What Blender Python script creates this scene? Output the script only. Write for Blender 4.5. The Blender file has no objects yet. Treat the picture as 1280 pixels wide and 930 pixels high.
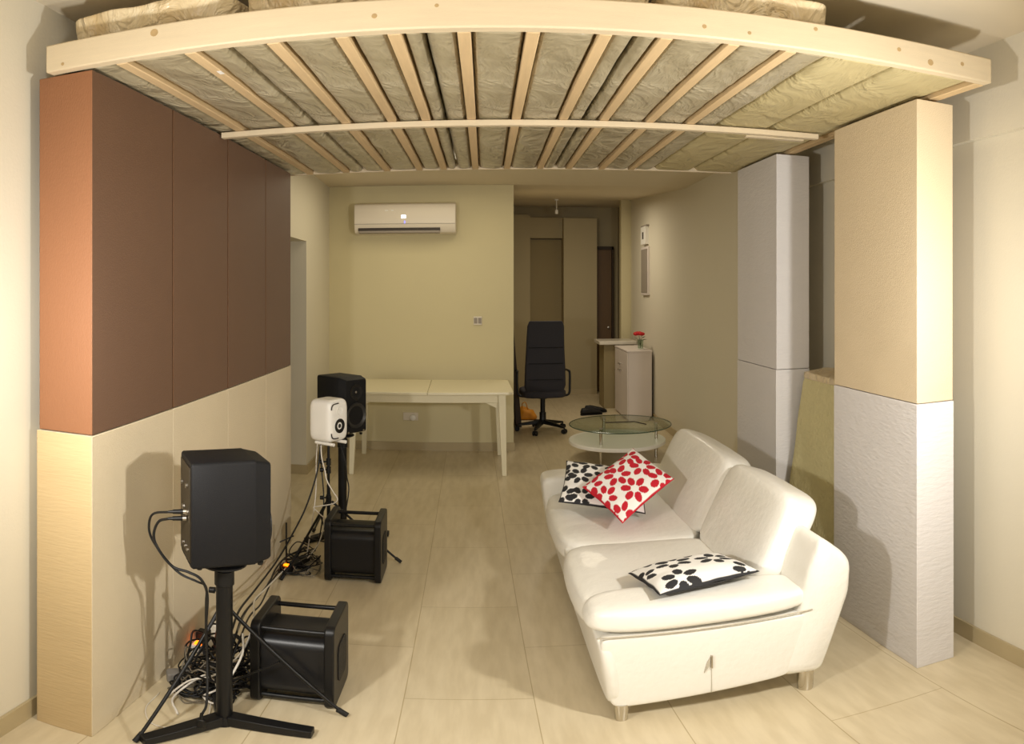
import bpy, bmesh, math, random
from mathutils import Vector, Matrix, noise
random.seed(7)
scene = bpy.context.scene
COL = scene.collection
PI = math.pi

# ------------------------------------------------------------------ materials
def srgb(c):
    return tuple((x/255/12.92 if x/255 <= .04045 else ((x/255+.055)/1.055)**2.4) for x in c) + (1,)

def mat(name, col, rough=.6, metal=0, noise_amt=0, noise_scale=8, bump=0, bump_scale=60, coat=0, spec=.5,
        trans=0, ior=1.45, stretch=(1, 1, 1), emit=None, estr=0, sheen=0, col2=None):
    m = bpy.data.materials.new(name); m.use_nodes = True
    nt = m.node_tree; b = nt.nodes['Principled BSDF']
    c = srgb(col)
    b.inputs['Base Color'].default_value = c
    b.inputs['Roughness'].default_value = rough
    b.inputs['Metallic'].default_value = metal
    b.inputs['Specular IOR Level'].default_value = spec
    b.inputs['Coat Weight'].default_value = coat
    b.inputs['Transmission Weight'].default_value = trans
    b.inputs['IOR'].default_value = ior
    b.inputs['Sheen Weight'].default_value = sheen
    if emit:
        b.inputs['Emission Color'].default_value = srgb(emit); b.inputs['Emission Strength'].default_value = estr
    tc = nt.nodes.new('ShaderNodeTexCoord'); mp = nt.nodes.new('ShaderNodeMapping')
    mp.inputs['Scale'].default_value = stretch
    nt.links.new(tc.outputs['Object'], mp.inputs['Vector'])
    if noise_amt or col2:
        n = nt.nodes.new('ShaderNodeTexNoise'); n.inputs['Scale'].default_value = noise_scale; n.inputs['Detail'].default_value = 5
        nt.links.new(mp.outputs[0], n.inputs['Vector'])
        mx = nt.nodes.new('ShaderNodeMix'); mx.data_type = 'RGBA'
        d = srgb(col2) if col2 else tuple(x*(1-noise_amt) for x in c[:3])+(1,)
        mx.inputs['A'].default_value = c; mx.inputs['B'].default_value = d
        nt.links.new(n.outputs['Fac'], mx.inputs['Factor'])
        nt.links.new(mx.outputs['Result'], b.inputs['Base Color'])
    if bump:
        n2 = nt.nodes.new('ShaderNodeTexNoise'); n2.inputs['Scale'].default_value = bump_scale; n2.inputs['Detail'].default_value = 4
        nt.links.new(mp.outputs[0], n2.inputs['Vector'])
        bp = nt.nodes.new('ShaderNodeBump'); bp.inputs['Strength'].default_value = bump; bp.inputs['Distance'].default_value = .01
        nt.links.new(n2.outputs['Fac'], bp.inputs['Height']); nt.links.new(bp.outputs[0], b.inputs['Normal'])
    return m

M = {}
M['wall'] = mat('wall_paint', (222, 215, 196), .75, noise_amt=.03, noise_scale=2, bump=.08, bump_scale=90)
M['wallback'] = mat('cream_wall_paint', (214, 203, 164), .75, noise_amt=.05, noise_scale=2, bump=.08, bump_scale=90)
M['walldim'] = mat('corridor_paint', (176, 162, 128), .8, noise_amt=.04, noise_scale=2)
M['ceil'] = mat('ceiling_paint', (222, 210, 186), .8, noise_amt=.03, noise_scale=2)
M['base'] = mat('baseboard_tile', (184, 168, 132), .35, noise_amt=.1, noise_scale=9)
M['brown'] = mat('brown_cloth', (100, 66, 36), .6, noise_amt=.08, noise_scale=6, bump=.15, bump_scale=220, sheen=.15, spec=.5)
M['brownfront'] = mat('brown_cloth_lit_side', (140, 94, 62), .6, noise_amt=.12, noise_scale=4, bump=.15, bump_scale=200, stretch=(1, 1, .5))  # brighter copy of the brown cloth; light on the front is in the colour
M['beigefront'] = mat('beige_cloth_shaded_end', (198, 174, 132), .8, noise_amt=.12, noise_scale=4, bump=.2, bump_scale=40, stretch=(.4, .4, 3), spec=.2)  # darker copy of the beige cloth; weaker light on this end is in the colour
M['beige'] = mat('beige_cloth', (218, 204, 176), .85, noise_amt=.05, noise_scale=5, bump=.25, bump_scale=200, spec=.2)
M['tan'] = mat('tan_cloth', (216, 198, 167), .85, noise_amt=.04, noise_scale=5, bump=.25, bump_scale=200, spec=.2)
M['greycloth'] = mat('white_cloth', (214, 210, 208), .85, noise_amt=.04, noise_scale=5, bump=.3, bump_scale=25, stretch=(1, 1, 3), spec=.2)
M['wool'] = mat('mineral_wool', (212, 202, 156), .95, noise_amt=.14, noise_scale=30, bump=.9, bump_scale=55, spec=.1)
M['wood'] = mat('pine', (216, 199, 168), .55, noise_amt=.16, noise_scale=5, stretch=(1, 14, 14), bump=.1, bump_scale=60)
M['woody'] = mat('pine_joist', (218, 190, 146), .6, noise_amt=.25, noise_scale=6, stretch=(14, 1, 14), bump=.1, bump_scale=60)
M['plate'] = mat('black_paint', (17, 17, 18), .45, bump=.05, bump_scale=200, spec=.4)
M['black'] = mat('black_satin', (17, 17, 18), .4, bump=.03, bump_scale=300, spec=.4)
M['cabinet'] = mat('black_cabinet', (19, 19, 21), .6, bump=.15, bump_scale=500, spec=.3)
M['subgrey'] = mat('charcoal_body', (24, 24, 26), .35, spec=.4)
M['rubber'] = mat('rubber', (22, 22, 22), .7)
M['grille'] = mat('grille', (24, 24, 25), .6, bump=.6, bump_scale=700)
M['cone'] = mat('speaker_cone', (40, 39, 38), .4)
M['conedark'] = mat('dust_cap', (24, 24, 26), .25)
M['rearp'] = mat('amp_plate', (62, 52, 36), .5, noise_amt=.75, noise_scale=55)
M['chrome'] = mat('chrome', (205, 200, 190), .18, metal=1)
M['steel'] = mat('brushed_metal', (188, 182, 172), .3, metal=1)
M['white'] = mat('white_plastic', (240, 237, 230), .35)
M['acwhite'] = mat('air_unit_plastic', (222, 212, 196), .35)
M['tablew'] = mat('white_lacquer', (233, 225, 196), .3)
M['cabw'] = mat('cabinet_laminate', (226, 216, 210), .4, noise_amt=.06, noise_scale=4)
M['leather'] = mat('white_leather', (236, 233, 224), .38, noise_amt=.03, noise_scale=3, bump=.25, bump_scale=28, coat=.1)
M['seam'] = mat('leather_seam', (186, 178, 160), .6)
M['cableb'] = mat('black_cable', (18, 18, 19), .5)
M['cablew'] = mat('white_cable', (222, 216, 206), .5)
M['cableg'] = mat('grey_cable', (120, 112, 98), .5)
M['chairf'] = mat('dark_mesh_fabric', (46, 45, 52), .8, bump=.2, bump_scale=120)
M['orange'] = mat('orange_bag', (214, 140, 26), .6, noise_amt=.35, noise_scale=14)
M['darkwood'] = mat('dark_board', (62, 46, 28), .6, noise_amt=.3, noise_scale=5, stretch=(8, 8, 1))
M['door'] = mat('door_brown', (112, 84, 48), .5, noise_amt=.2, noise_scale=4, stretch=(10, 10, 1))
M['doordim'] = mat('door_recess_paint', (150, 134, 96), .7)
M['marble'] = mat('marble', (224, 216, 200), .25, noise_amt=.2, noise_scale=6)
M['glow'] = mat('orange_lamp', (255, 120, 20), .4, emit=(255, 110, 10), estr=4)
M['led'] = mat('display_light', (255, 255, 255), .4, emit=(235, 240, 255), estr=3)
M['blueled'] = mat('blue_light', (150, 150, 255), .4, emit=(110, 110, 255), estr=1.5)
M['greymark'] = mat('grey_marking', (150, 140, 128), .5)
M['slot'] = mat('dark_slot', (58, 50, 44), .6)
M['shoe'] = mat('black_shoe', (20, 18, 18), .6)
M['red'] = mat('red_petal', (190, 16, 24), .5)
M['green'] = mat('dark_leaf', (44, 70, 34), .6)
M['knot'] = mat('wood_knot', (186, 158, 112), .6, noise_amt=.3, noise_scale=60)
M['adapter'] = mat('grey_adapter', (128, 124, 118), .4)

def glass(name, col):
    m = bpy.data.materials.new(name); m.use_nodes = True; nt = m.node_tree; nt.nodes.clear()
    out = nt.nodes.new('ShaderNodeOutputMaterial'); mix = nt.nodes.new('ShaderNodeMixShader')
    tr = nt.nodes.new('ShaderNodeBsdfTransparent'); gl = nt.nodes.new('ShaderNodeBsdfGlossy'); lw = nt.nodes.new('ShaderNodeLayerWeight')
    pw = nt.nodes.new('ShaderNodeMath'); pw.operation = 'POWER'; pw.inputs[1].default_value = 5; fr_ = nt.nodes.new('ShaderNodeMath'); fr_.operation = 'MULTIPLY_ADD'; fr_.inputs[1].default_value = .4; fr_.inputs[2].default_value = .03
    lw.inputs[0].default_value = .5; nt.links.new(lw.outputs['Facing'], pw.inputs[0]); nt.links.new(pw.outputs[0], fr_.inputs[0])
    tr.inputs[0].default_value = srgb(col); gl.inputs['Roughness'].default_value = .02
    nt.links.new(fr_.outputs[0], mix.inputs[0]); nt.links.new(tr.outputs[0], mix.inputs[1]); nt.links.new(gl.outputs[0], mix.inputs[2])
    nt.links.new(mix.outputs[0], out.inputs[0]); return m
M['glass'] = glass('clear_glass', (236, 242, 236))
M['rim'] = mat('glass_edge', (62, 84, 70), .15)

# film over mineral wool: olive wool under wrinkled shiny film
def film(name, c1, c2, rough=.28, scale=3.0):
    m = bpy.data.materials.new(name); m.use_nodes = True; nt = m.node_tree; b = nt.nodes['Principled BSDF']
    tc = nt.nodes.new('ShaderNodeTexCoord'); mp = nt.nodes.new('ShaderNodeMapping')
    mp.inputs['Scale'].default_value = (1.6, 1.1, 1); mp.inputs['Rotation'].default_value = (0, 0, .7)
    nt.links.new(tc.outputs['Object'], mp.inputs[0])
    n = nt.nodes.new('ShaderNodeTexNoise'); n.inputs['Scale'].default_value = scale; n.inputs['Detail'].default_value = 7
    n.inputs['Distortion'].default_value = 1.6
    nt.links.new(mp.outputs[0], n.inputs['Vector'])
    cr = nt.nodes.new('ShaderNodeValToRGB')
    cr.color_ramp.elements[0].position = .38; cr.color_ramp.elements[0].color = srgb(c1)
    cr.color_ramp.elements[1].position = .66; cr.color_ramp.elements[1].color = srgb(c2)
    nt.links.new(n.outputs['Fac'], cr.inputs[0]); nt.links.new(cr.outputs[0], b.inputs['Base Color'])
    n2 = nt.nodes.new('ShaderNodeTexNoise'); n2.inputs['Scale'].default_value = scale*2.4; n2.inputs['Detail'].default_value = 3
    n2.inputs['Distortion'].default_value = 3.0
    nt.links.new(mp.outputs[0], n2.inputs['Vector'])
    bp = nt.nodes.new('ShaderNodeBump'); bp.inputs['Strength'].default_value = .9; bp.inputs['Distance'].default_value = .03
    nt.links.new(n2.outputs['Fac'], bp.inputs['Height']); nt.links.new(bp.outputs[0], b.inputs['Normal'])
    b.inputs['Roughness'].default_value = rough; b.inputs['Specular IOR Level'].default_value = .7
    return m
M['film'] = film('film_wrapped_wool', (158, 147, 120), (184, 174, 148), .3, 1.3)
M['filmtop'] = film('film_wrapped_wool_top', (196, 172, 128), (232, 218, 186), .3, 2.2)
M['woolbare'] = film('thin_film_wool_board', (182, 168, 124), (190, 177, 134), .6, 1.0)

# floor: stone tiles, straight joints along the room, staggered cross joints
def floor_mat():
    m = bpy.data.materials.new('floor_tiles'); m.use_nodes = True; nt = m.node_tree; b = nt.nodes['Principled BSDF']
    tc = nt.nodes.new('ShaderNodeTexCoord'); mp = nt.nodes.new('ShaderNodeMapping')
    mp.inputs['Rotation'].default_value = (0, 0, PI/2 - .02); mp.inputs['Location'].default_value = (.24, -.125, 0)
    nt.links.new(tc.outputs['Object'], mp.inputs[0])
    br = nt.nodes.new('ShaderNodeTexBrick'); br.offset = .5; br.squash = 1
    for k, v in (('Scale', 1), ('Mortar Size', .0022), ('Mortar Smooth', .3), ('Brick Width', .9), ('Row Height', .46), ('Bias', 0)):
        br.inputs[k].default_value = v
    br.inputs['Color1'].default_value = srgb((212, 198, 168)); br.inputs['Color2'].default_value = srgb((207, 193, 162))
    br.inputs['Mortar'].default_value = srgb((180, 163, 128))
    nt.links.new(mp.outputs[0], br.inputs['Vector'])
    mp2 = nt.nodes.new('ShaderNodeMapping'); mp2.inputs['Scale'].default_value = (9, 1.6, 1)
    nt.links.new(tc.outputs['Object'], mp2.inputs[0])
    n = nt.nodes.new('ShaderNodeTexNoise'); n.inputs['Scale'].default_value = 3; n.inputs['Detail'].default_value = 8
    nt.links.new(mp2.outputs[0], n.inputs['Vector'])
    mx = nt.nodes.new('ShaderNodeMix'); mx.data_type = 'RGBA'; mx.blend_type = 'MULTIPLY'
    cr = nt.nodes.new('ShaderNodeValToRGB'); cr.color_ramp.elements[0].color = (.86, .84, .80, 1); cr.color_ramp.elements[0].position = .35
    cr.color_ramp.elements[1].color = (1, 1, 1, 1); cr.color_ramp.elements[1].position = .65
    nt.links.new(n.outputs['Fac'], cr.inputs[0])
    mx.inputs['Factor'].default_value = .8
    nt.links.new(br.outputs['Color'], mx.inputs['A']); nt.links.new(cr.outputs[0], mx.inputs['B'])
    nt.links.new(mx.outputs['Result'], b.inputs['Base Color'])
    bp = nt.nodes.new('ShaderNodeBump'); bp.inputs['Strength'].default_value = .3; bp.inputs['Distance'].default_value = .002; bp.invert = True
    nt.links.new(br.outputs['Fac'], bp.inputs['Height']); nt.links.new(bp.outputs[0], b.inputs['Normal'])
    b.inputs['Roughness'].default_value = .33; b.inputs['Specular IOR Level'].default_value = .45
    return m
M['floor'] = floor_mat()

def vcol_mat(name):
    m = bpy.data.materials.new(name); m.use_nodes = True; nt = m.node_tree; b = nt.nodes['Principled BSDF']
    a = nt.nodes.new('ShaderNodeAttribute'); a.attribute_name = 'print'
    nt.links.new(a.outputs['Color'], b.inputs['Base Color']); b.inputs['Roughness'].default_value = .85
    n = nt.nodes.new('ShaderNodeTexNoise'); n.inputs['Scale'].default_value = 250
    bp = nt.nodes.new('ShaderNodeBump'); bp.inputs['Strength'].default_value = .15
    nt.links.new(n.outputs['Fac'], bp.inputs['Height']); nt.links.new(bp.outputs[0], b.inputs['Normal'])
    return m
M['print'] = vcol_mat('printed_cotton')

# ------------------------------------------------------------------ mesh builder
class MB:
    def __init__(s): s.v = []; s.f = []
    def add(s, vs, fs):
        n = len(s.v); s.v += [Vector(p) for p in vs]; s.f += [tuple(i+n for i in f) for f in fs]; return s
    def box(s, lo, hi, rz=0, c=None):
        x0, y0, z0 = lo; x1, y1, z1 = hi
        P = [Vector(p) for p in ((x0,y0,z0),(x1,y0,z0),(x1,y1,z0),(x0,y1,z0),(x0,y0,z1),(x1,y0,z1),(x1,y1,z1),(x0,y1,z1))]
        if rz:
            R = Matrix.Rotation(rz, 3, 'Z'); c = Vector(c or (0, 0, 0)); P = [c+R@(p-c) for p in P]
        return s.hexa(P)
    def hexa(s, P):
        return s.add(P, [(0,3,2,1),(4,5,6,7),(0,1,5,4),(1,2,6,5),(2,3,7,6),(3,0,4,7)])
    def prism(s, poly, axis, a, b):
        # poly: 2D points, axis: extrude axis ('x' -> (y,z), 'y' -> (x,z), 'z' -> (x,y))
        def mk(p, t):
            return {'x': (t, p[0], p[1]), 'y': (p[0], t, p[1]), 'z': (p[0], p[1], t)}[axis]
        n = len(poly); vs = [mk(p, a) for p in poly]+[mk(p, b) for p in poly]
        fs = [tuple(range(n))[::-1], tuple(range(n, 2*n))]+[(i, (i+1) % n, n+(i+1) % n, n+i) for i in range(n)]
        return s.add(vs, fs)
    def loft(s, rings, cap=True):
        n = len(rings[0]); base = len(s.v)
        for r in rings: s.v += [Vector(p) for p in r]
        for k in range(len(rings)-1):
            for i in range(n):
                s.f.append((base+k*n+i, base+k*n+(i+1) % n, base+(k+1)*n+(i+1) % n, base+(k+1)*n+i))
        if cap:
            s.f.append(tuple(base+i for i in range(n))[::-1]); s.f.append(tuple(base+(len(rings)-1)*n+i for i in range(n)))
        return s
    def cyl(s, p0, p1, r0, r1=None, n=16):
        r1 = r0 if r1 is None else r1
        p0 = Vector(p0); p1 = Vector(p1); d = (p1-p0).normalized()
        u = d.orthogonal().normalized(); w = d.cross(u)
        return s.loft([[p+(u*math.cos(2*PI*i/n)+w*math.sin(2*PI*i/n))*r for i in range(n)] for p, r in ((p0, r0), (p1, r1))])
    def lathe(s, prof, c=(0, 0, 0), axis=(0, 0, 1), n=28):
        # prof: list of (r, h) along the axis
        c = Vector(c); d = Vector(axis).normalized(); u = d.orthogonal().normalized(); w = d.cross(u)
        return s.loft([[c+d*h+(u*math.cos(2*PI*i/n)+w*math.sin(2*PI*i/n))*max(r, 1e-4) for i in range(n)] for r, h in prof])
    def tube(s, pts, r, n=8):
        pts = [Vector(p) for p in pts]; rings = []; u = None
        for i, p in enumerate(pts):
            d = (pts[min(i+1, len(pts)-1)]-pts[max(i-1, 0)])
            d = d.normalized() if d.length > 1e-9 else Vector((0, 0, 1))
            u = d.orthogonal().normalized() if u is None else (u-d*u.dot(d)).normalized()
            w = d.cross(u); rings.append([p+(u*math.cos(2*PI*k/n)+w*math.sin(2*PI*k/n))*r for k in range(n)])
        return s.loft(rings)
    def sphere(s, c, r, n=16, m=10, sc=(1, 1, 1)):
        c = Vector(c); rings = []
        for j in range(m+1):
            a = -PI/2+PI*j/m; rr = max(math.cos(a), 1e-3)
            rings.append([c+Vector((math.cos(2*PI*i/n)*rr*sc[0], math.sin(2*PI*i/n)*rr*sc[1], math.sin(a)*sc[2]))*r for i in range(n)])
        return s.loft(rings)
    def soft(s, P, p=6, n=10, puff=0):
        """rounded, cushion-like solid inside the hexahedron P (8 corners, order of box)"""
        P = [Vector(q) for q in P]
        def tri(a, b, c):
            a, b, c = (a+1)/2, (b+1)/2, (c+1)/2
            q = (P[0]*(1-a)*(1-b)+P[1]*a*(1-b)+P[2]*a*b+P[3]*(1-a)*b)*(1-c)
            return q+(P[4]*(1-a)*(1-b)+P[5]*a*(1-b)+P[6]*a*b+P[7]*(1-a)*b)*c
        idx = {}; vs = []; fs = []
        def vid(i, j, k):
            key = (i, j, k)
            if key not in idx:
                q = [math.sin((2*t/n-1)*PI/2*.98)/math.sin(PI/2*.98) if True else 0 for t in key]
                l = sum(abs(t)**p for t in q)**(1/p)
                q = [t/l for t in q]
                if puff:
                    ax = max(range(3), key=lambda e: abs(2*key[e]/n-1))
                    o = [e for e in range(3) if e != ax]
                    q[ax] *= 1+puff*(1-q[o[0]]**2)*(1-q[o[1]]**2)
                idx[key] = len(vs); vs.append(tri(*q))
            return idx[key]
        for i in range(n):
            for j in range(n):
                for (f, flip) in ((lambda a, b: (a, b, 0), 1), (lambda a, b: (a, b, n), 0), (lambda a, b: (a, 0, b), 0),
                                  (lambda a, b: (a, n, b), 1), (lambda a, b: (0, a, b), 1), (lambda a, b: (n, a, b), 0)):
                    q = [vid(*f(i, j)), vid(*f(i+1, j)), vid(*f(i+1, j+1)), vid(*f(i, j+1))]
                    fs.append(tuple(q[::-1] if flip else q))
        return s.add(vs, fs)
    def map(s, fn): s.v = [Vector(fn(p)) for p in s.v]; return s
    def move(s, d): return s.map(lambda p: p+Vector(d))
    def build(s, name, m, parent=None, world=False, smooth=None, bevel=0, seg=2, sub=0, mats=None):
        """world: the vertices are in world space. Without a parent the origin goes to the base of the mesh."""
        o_loc = Vector((0, 0, 0))
        if parent is None:
            xs = [p.x for p in s.v]; ys = [p.y for p in s.v]; zs = [p.z for p in s.v]
            o_loc = Vector(((min(xs)+max(xs))/2, (min(ys)+max(ys))/2, min(zs)))
            vs = [p-o_loc for p in s.v]
        elif world:
            inv = world_matrix(parent).inverted(); vs = [inv@p for p in s.v]
        else: vs = s.v
        me = bpy.data.meshes.new(name); me.from_pydata([tuple(p) for p in vs], [], s.f)
        bm = bmesh.new(); bm.from_mesh(me); bmesh.ops.recalc_face_normals(bm, faces=bm.faces); bm.to_mesh(me); bm.free()
        me.materials.append(m)
        o = bpy.data.objects.new(name, me); COL.objects.link(o)
        o.location = o_loc
        if parent is not None: o.parent = parent
        if smooth is not None:
            for p in me.polygons: p.use_smooth = True
            if smooth < 180:
                me.set_sharp_from_angle(angle=math.radians(smooth))
        if bevel:
            b = o.modifiers.new('bevel', 'BEVEL'); b.width = bevel; b.segments = seg; b.limit_method = 'ANGLE'; b.angle_limit = .6
            b.harden_normals = False
            for p in me.polygons: p.use_smooth = True
            me.set_sharp_from_angle(angle=math.radians(50))
        if sub:
            b = o.modifiers.new('sub', 'SUBSURF'); b.levels = sub; b.render_levels = sub
        return o

def world_matrix(o):
    m = Matrix.LocRotScale(o.location, o.rotation_euler, None)
    return world_matrix(o.parent)@m if o.parent else m

def tag(o, label, cat, group=None, kind=None):
    o['label'] = label; o['category'] = cat
    if group: o['group'] = group
    if kind: o['kind'] = kind
    return o
def thing(name, label, cat, loc=(0, 0, 0), rz=0, group=None):
    o = bpy.data.objects.new(name, None); COL.objects.link(o); o.empty_display_size = .1
    o.location = loc; o.rotation_euler = (0, 0, rz)
    return tag(o, label, cat, group)
def struct(name, mb, m, parent=None, **k):
    o = mb.build(name, m, parent, **k)
    if parent is None: o['kind'] = 'structure'
    return o
def copy_tree(o, parent=None):
    c = o.copy(); COL.objects.link(c)
    if parent is not None: c.parent = parent
    for ch in [x for x in scene.objects if x.parent == o]: copy_tree(ch, c)
    return c
def spline(pts, n=10):
    """Catmull-Rom through the points"""
    P = [Vector(p) for p in pts]; P = [P[0]*2-P[1]]+P+[P[-1]*2-P[-2]]; out = []
    for i in range(1, len(P)-2):
        for k in range(n):
            t = k/n; a, b, c, d = P[i-1:i+3]
            out.append(.5*((2*b)+(c-a)*t+(2*a-5*b+4*c-d)*t*t+(3*b-a-3*c+d)*t**3))
    out.append(P[-2]); return out
def rrect(w, h, r, n=5):
    """rounded rectangle outline centred at 0"""
    out = []
    for cx, cy, a0 in ((w/2-r, h/2-r, 0), (-w/2+r, h/2-r, 90), (-w/2+r, -h/2+r, 180), (w/2-r, -h/2+r, 270)):
        for k in range(n+1):
            a = math.radians(a0+90*k/n); out.append((cx+r*math.cos(a), cy+r*math.sin(a)))
    return out

# ------------------------------------------------------------------ the room
CEIL = 2.665
def xl(y): return -1.43-.022*(y-2)
def xr(y): return 1.915+.022*(y-2)
struct('floor', MB().box((-3.2, -3.2, -.1), (3.2, 13.2, 0)), M['floor'])
# ceiling: level over the room, rising a little along the corridor
struct('ceiling', MB().prism([(-3.2, CEIL), (7.1, CEIL), (10.4, 2.93), (13.2, 2.93), (13.2, 3.1), (-3.2, 3.1)], 'x', -3.0, 3.0), M['ceil'])
# left wall with an opening towards the far end
w = MB().prism([(xl(-3), -3), (xl(4.9), 4.9), (-1.7, 4.9), (-1.7, -3)], 'z', 0, CEIL)
w.prism([(xl(4.9), 4.9), (xl(6.0), 6.0), (-1.7, 6.0), (-1.7, 4.9)], 'z', 2.04, CEIL)
w.prism([(xl(6.0), 6.0), (xl(7.1)-.02, 7.12), (-2.7, 7.12), (-2.7, 6.0)], 'z', 0, CEIL)
w.box((-2.85, 3.9, 0), (-2.7, 7.12, CEIL)); w.box((-2.7, 3.75, 0), (-1.7, 3.9, CEIL))
struct('wall_left', w, M['wall'])
struct('wall_rear', MB().box((-1.7, -3.15, 0), (2.2, -3.0, CEIL)), M['wall'])
# back wall with the air conditioner
struct('wall_back', MB().box((-2.7, 7.12, 0), (.285, 7.27, CEIL)), M['wallback'])
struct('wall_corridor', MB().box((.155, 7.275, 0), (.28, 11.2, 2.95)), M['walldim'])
# right wall: thin ledge runs along its upper part
w = MB().prism([(xr(-3), -3), (xr(10.15), 10.15), (2.4, 10.15), (2.4, -3)], 'z', 0, 2.96)
struct('wall_right', w, M['wall'])
w = MB().prism([(xr(-3)-.03, -2.99), (xr(4.2)-.03, 4.2), (xr(4.2)-.001, 4.2), (xr(-3)-.001, -2.99)], 'z', 2.265, CEIL)
struct('trim_1', w, M['wall'])
# corridor end
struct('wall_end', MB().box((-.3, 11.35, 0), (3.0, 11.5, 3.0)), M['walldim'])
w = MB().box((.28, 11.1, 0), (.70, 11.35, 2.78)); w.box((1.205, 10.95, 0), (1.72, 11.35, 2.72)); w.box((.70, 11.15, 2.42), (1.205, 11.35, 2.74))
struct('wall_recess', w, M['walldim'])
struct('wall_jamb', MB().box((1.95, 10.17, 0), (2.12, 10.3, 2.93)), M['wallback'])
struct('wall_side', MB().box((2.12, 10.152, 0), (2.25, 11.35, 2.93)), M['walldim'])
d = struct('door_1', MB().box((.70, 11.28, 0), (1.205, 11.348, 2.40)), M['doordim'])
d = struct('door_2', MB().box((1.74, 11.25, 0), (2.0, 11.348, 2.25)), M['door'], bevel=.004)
MB().lathe([(.0, 0), (.02, .005), (.02, .04), (0, .045)], (.22/2-.03, -.05, 1.02), (0, -1, 0), 12).build('door_handle', M['steel'], d)
f = MB()
f.box((1.722, 11.22, 0), (1.739, 11.35, 2.30)).box((2.001, 11.22, 0), (2.03, 11.35, 2.30)).box((1.722, 11.22, 2.251), (2.03, 11.35, 2.30))
struct('trim_2', f, M['darkwood'])
# baseboards
def bb(pts, name, t=.011, h=.085):
    # pts: plan line of the wall face, room on its right-hand side
    (x0, y0), (x1, y1) = pts
    d = Vector((x1-x0, y1-y0)).normalized(); nrm = Vector((d.y, -d.x))*t
    return MB().prism([(x0, y0), (x1, y1), (x1+nrm.x, y1+nrm.y), (x0+nrm.x, y0+nrm.y)], 'z', 0, h)
struct('baseboard_left', bb(((xl(-3)+.001, -2.99), (xl(4.9)+.001, 4.9)), ''), M['base'])
m_ = bb(((xl(6.0)+.001, 6.0), (xl(7.1)-.018, 7.115)), ''); m_.add(bb(((-2.65, 5.999), (xl(6)+.01, 5.999)), '').v, bb(((0, 0), (1, 0)), '').f)
struct('baseboard_opening', m_, M['base'])
m_ = bb(((-1.53, 7.119), (.296, 7.119)), ''); m_.add(bb(((.286, 7.11), (.286, 7.27)), '').v, bb(((0, 0), (1, 0)), '').f)
struct('baseboard_back', m_, M['base'])
struct('baseboard_right', bb(((xr(10.1)-.001, 10.1), (xr(-3)-.001, -2.99)), ''), M['base'])
m_ = bb(((.30, 11.099), (.70, 11.099)), ''); m_.add(bb(((1.2, 10.949), (1.72, 10.949)), '').v, bb(((0, 0), (1, 0)), '').f)
struct('baseboard_end', m_, M['base'])

# ------------------------------------------------------------------ timber frame under the ceiling (slightly out of level)
def F(p): return (p[0], p[1]+.03*p[0], p[2]+.0165*p[0])
ZB = 2.372
fr = thing('timber_frame', 'pine timber frame with a long front beam and joists hung below the ceiling', 'frame', (0, 3.2, ZB))
def fpart(name, mb, m=M['wood'], bevel=.003, **k): return mb.map(F).build(name, m, fr, world=True, bevel=bevel, **k)
beam = fpart('front_beam', MB().box((-1.335, 1.95, ZB), (1.70, 1.995, ZB+.098)), bevel=.006)
kn = [(-.95, .07, .013), (-.30, .045, .008), (-.13, .07, .006), (.62, .035, .007), (.98, .075, .007), (.76, .03, .006), (1.29, .055, .008), (1.42, .03, .012), (1.56, .05, .008), (-1.27, .02, .006)]
for kx, kz, r_ in kn:
    k = MB().lathe([(0, 0), (r_, .0), (r_*.95, .0012), (0, .0014)], (kx, 1.9503, ZB+kz), (0, -1, 0), 12).map(F).build('knot', M['knot'], beam, world=True)
fpart('rear_rail', MB().box((-1.335, 4.43, ZB), (1.60, 4.455, ZB+.07)))
fpart('side_rail', MB().box((-1.335, 1.997, ZB), (-1.30, 4.428, ZB+.07)), M['woody'])
fpart('side_rail', MB().box((1.655, 1.997, ZB), (1.70, 4.428, ZB+.07)), M['woody'])
fpart('cross_slat', MB().box((-1.172, 3.09, ZB-.028), (1.57, 3.125, ZB-.001)))
fpart('short_block', MB().box((1.26, 3.28, ZB-.002), (1.58, 3.315, ZB+.03)))
JX = [-1.085, -.855, -.60, -.40, -.2525, -.058, .136, .341, .52, .728, .917]
for i, jx in enumerate(JX):
    j = MB().box((jx-.019, 1.997, ZB), (jx+.019, 4.428, ZB+.07))
    fpart('joist', j, M['woody'])
s = MB().box((-.85, 2.2, ZB-.0015), (-.835, 2.235, ZB-.0005)).map(F)
st = s.build('paper_sticker', M['white'], fr, world=True); st['label'] = 'small pale sticker stuck under a joist'

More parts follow.
